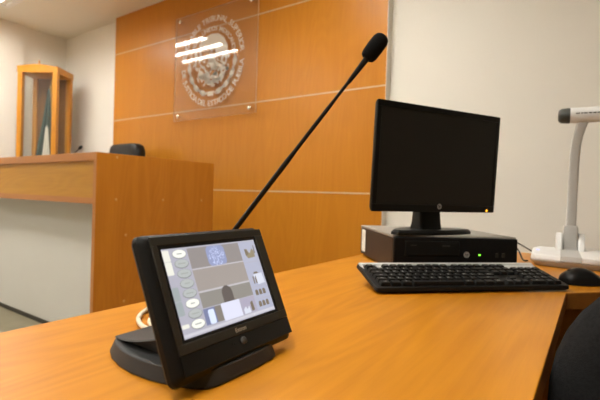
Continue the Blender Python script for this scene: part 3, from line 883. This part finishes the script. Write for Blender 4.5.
path = smooth_path([(HX+.001, HY, .11), (HX+.002, HY, .20), (HX+.003, HY, .29), (HX+.005, HY, .37), (HX+.010, HY, .42), (HX+.018, HY-.002, .455), (HX+.026, HY-.005, .480)], 5)
for k, p in enumerate(path):
    u = k/(len(path)-1)
    w, d_ = .0150 + .001*u, .0125
    tdir = (path[min(k+1, len(path)-1)] - path[max(k-1, 0)]).normalized()
    sx_ = Vector((1, 0, 0)); sx_ = (sx_ - tdir*sx_.dot(tdir)).normalized(); sy_ = tdir.cross(sx_)
    rings.append([p + sx_*q[0] + sy_*q[1] for q in rrect(-w, w, -d_, d_, .006, 4)])
loft(b, rings); obj('arm', b, VISG, t, smooth=35)
hz, hy = .500, HY-.008
b = bm_new()
prof = [(.000, .0255), (.004, .0265), (.20, .0265), (.206, .023)]
tube(b, [(HX-.014 + u, hy, hz) for u, r in prof], [r for u, r in prof], 28); obj('camera_head', b, VISW, t, smooth=40)
b = bm_new()
prof = [(-.034, .013), (-.032, .0195), (-.024, .0255), (-.004, .0270), (.002, .0270)]
tube(b, [(HX-.016 + u, hy, hz) for u, r in prof], [r for u, r in prof], 28); obj('end_cap', b, VISD, t, smooth=40)
b = bm_new()
rr_ = random.Random(2); x = HX+.002
while x < .15:
    w = rr_.uniform(.005, .012); box(b, x, x+w, hy-.0273, hy-.0255, hz+.001, hz+.0045); x += w + rr_.uniform(.002, .004)
obj('control_marks', b, VISD, t)
b = bm_new(); lathe(b, [(0, 0), (.006, 0), (.005, .0015), (0, .002)], 16, Matrix.Translation((-.088, .12, .036))); obj('power_light', b, LEDB, t)

# thin black cables between computer and document camera
b = bm_new(); tube(b, smooth_path([(-.365, 1.615, .79), (-.345, 1.65, .80), (-.31, 1.70, .785), (-.285, 1.66, .757), (-.272, 1.63, .7535), (-.262, 1.62, .756)]), .0028, 8)
tag(obj('lower_cable', b, BLKCAB, smooth=60), 'thin black cable drooping from the computer to the document camera foot', 'cable', 'black cables behind the computer')
b = bm_new(); tube(b, smooth_path([(-.42, 1.62, .80), (-.38, 1.70, .82), (-.33, 1.78, .80), (-.30, 1.84, .775), (-.28, 1.885, .757), (-.25, 1.898, .7535), (-.18, 1.905, .7535)]), .0025, 8)
tag(obj('upper_cable', b, BLKCAB, smooth=60), 'thin black cable arching behind the computer towards the wall side', 'cable', 'black cables behind the computer')

# ------------------------------------------------------------------ user's office chair
t = thing('office_chair', 'black fabric office chair drawn up at the right of the desk', 'chair', (.130, .86, 0), (0, 0, math.radians(8)))
b = bm_new()
rings = []
n = 40
Mb = Matrix.Translation((0, -.16, .672)) @ Matrix.Rotation(math.radians(90-6), 4, 'X')
for z, g in ((-.030, .05), (-.026, .022), (-.014, .004), (0, 0), (.014, .004), (.026, .022), (.030, .05)):
    ring = []
    for k in range(n):
        a = 2*PI*k/n
        c, s = math.cos(a), math.sin(a)
        rx, ry = .235-g, .205-g
        ring.append(Mb @ Vector((rx*math.copysign(abs(c)**(2/2.6), c), ry*math.copysign(abs(s)**(2/2.6), s), z + .03*(c*c))))
    rings.append(ring)
loft(b, rings); obj('backrest', b, FABRIC, t, smooth=70)
b = bm_new(); superloft(b, [(0, .06, .42, .20, .19), (0, .06, .435, .235, .225), (0, .06, .475, .24, .23), (0, .06, .495, .20, .19)], 36, 3.5); obj('seat', b, FABRIC, t, smooth=60)
b = bm_new(); tube(b, smooth_path([(0, .02, .41), (0, -.12, .41), (0, -.19, .45), (0, -.205, .60)]), .02, 10); obj('back_support', b, BLACKG, t, smooth=60)
b = bm_new(); lathe(b, [(0, .08), (.03, .08), (.03, .28), (.018, .28), (.018, .42), (0, .42)], 16, Matrix.Translation((0, .05, 0))); obj('column', b, BLACKG, t, smooth=40)
for k in range(5):
    a = 2*PI*k/5 + .3
    ca, sa = math.cos(a), math.sin(a)
    b = bm_new(); tube(b, [(.02*ca, .05+.02*sa, .10), (.26*ca, .05+.26*sa, .07)], [.025, .016], 10)
    tube(b, [(.26*ca-.02*sa, .05+.26*sa+.02*ca, .028), (.26*ca+.02*sa, .05+.26*sa-.02*ca, .028)], .028, 14)
    obj('leg', b, BLACKG, t, smooth=40)

# ------------------------------------------------------------------ world, camera, view
w = bpy.data.worlds.new('world'); scene.world = w; w.use_nodes = True
w.node_tree.nodes['Background'].inputs['Color'].default_value = (.02, .02, .02, 1)
cam = bpy.data.cameras.new('camera'); co = bpy.data.objects.new('camera', cam); COL.objects.link(co)
cam.sensor_width = 36; cam.lens = 36*450/600; cam.clip_start = .02
yaw, pitch, roll = math.radians(36.2), math.radians(-.57), math.radians(1.72)
fw0 = Vector((-math.sin(yaw), math.cos(yaw), 0)); rt0 = Vector((math.cos(yaw), math.sin(yaw), 0)); up0 = Vector((0, 0, 1))
fw = fw0*math.cos(pitch) + up0*math.sin(pitch); u_ = up0*math.cos(pitch) - fw0*math.sin(pitch)
r_ = rt0*math.cos(roll) + u_*math.sin(roll); u_ = u_*math.cos(roll) - rt0*math.sin(roll)
co.matrix_world = Matrix(((r_.x, u_.x, -fw.x, 0), (r_.y, u_.y, -fw.y, 0), (r_.z, u_.z, -fw.z, .945), (0, 0, 0, 1)))
cam.dof.use_dof = True; cam.dof.focus_distance = .72; cam.dof.aperture_fstop = 7.5
scene.camera = co
vs = scene.view_settings
scene.display_settings.display_device = 'sRGB'
vs.view_transform = 'Standard'; vs.look = 'None'; vs.gamma = 1; vs.use_curve_mapping = False
vs.exposure = 1.05
scene.cycles.use_denoising = True
scene.cycles.max_bounces = 10; scene.cycles.diffuse_bounces = 6; scene.cycles.transparent_max_bounces = 12
scene.cycles.sample_clamp_indirect = 6
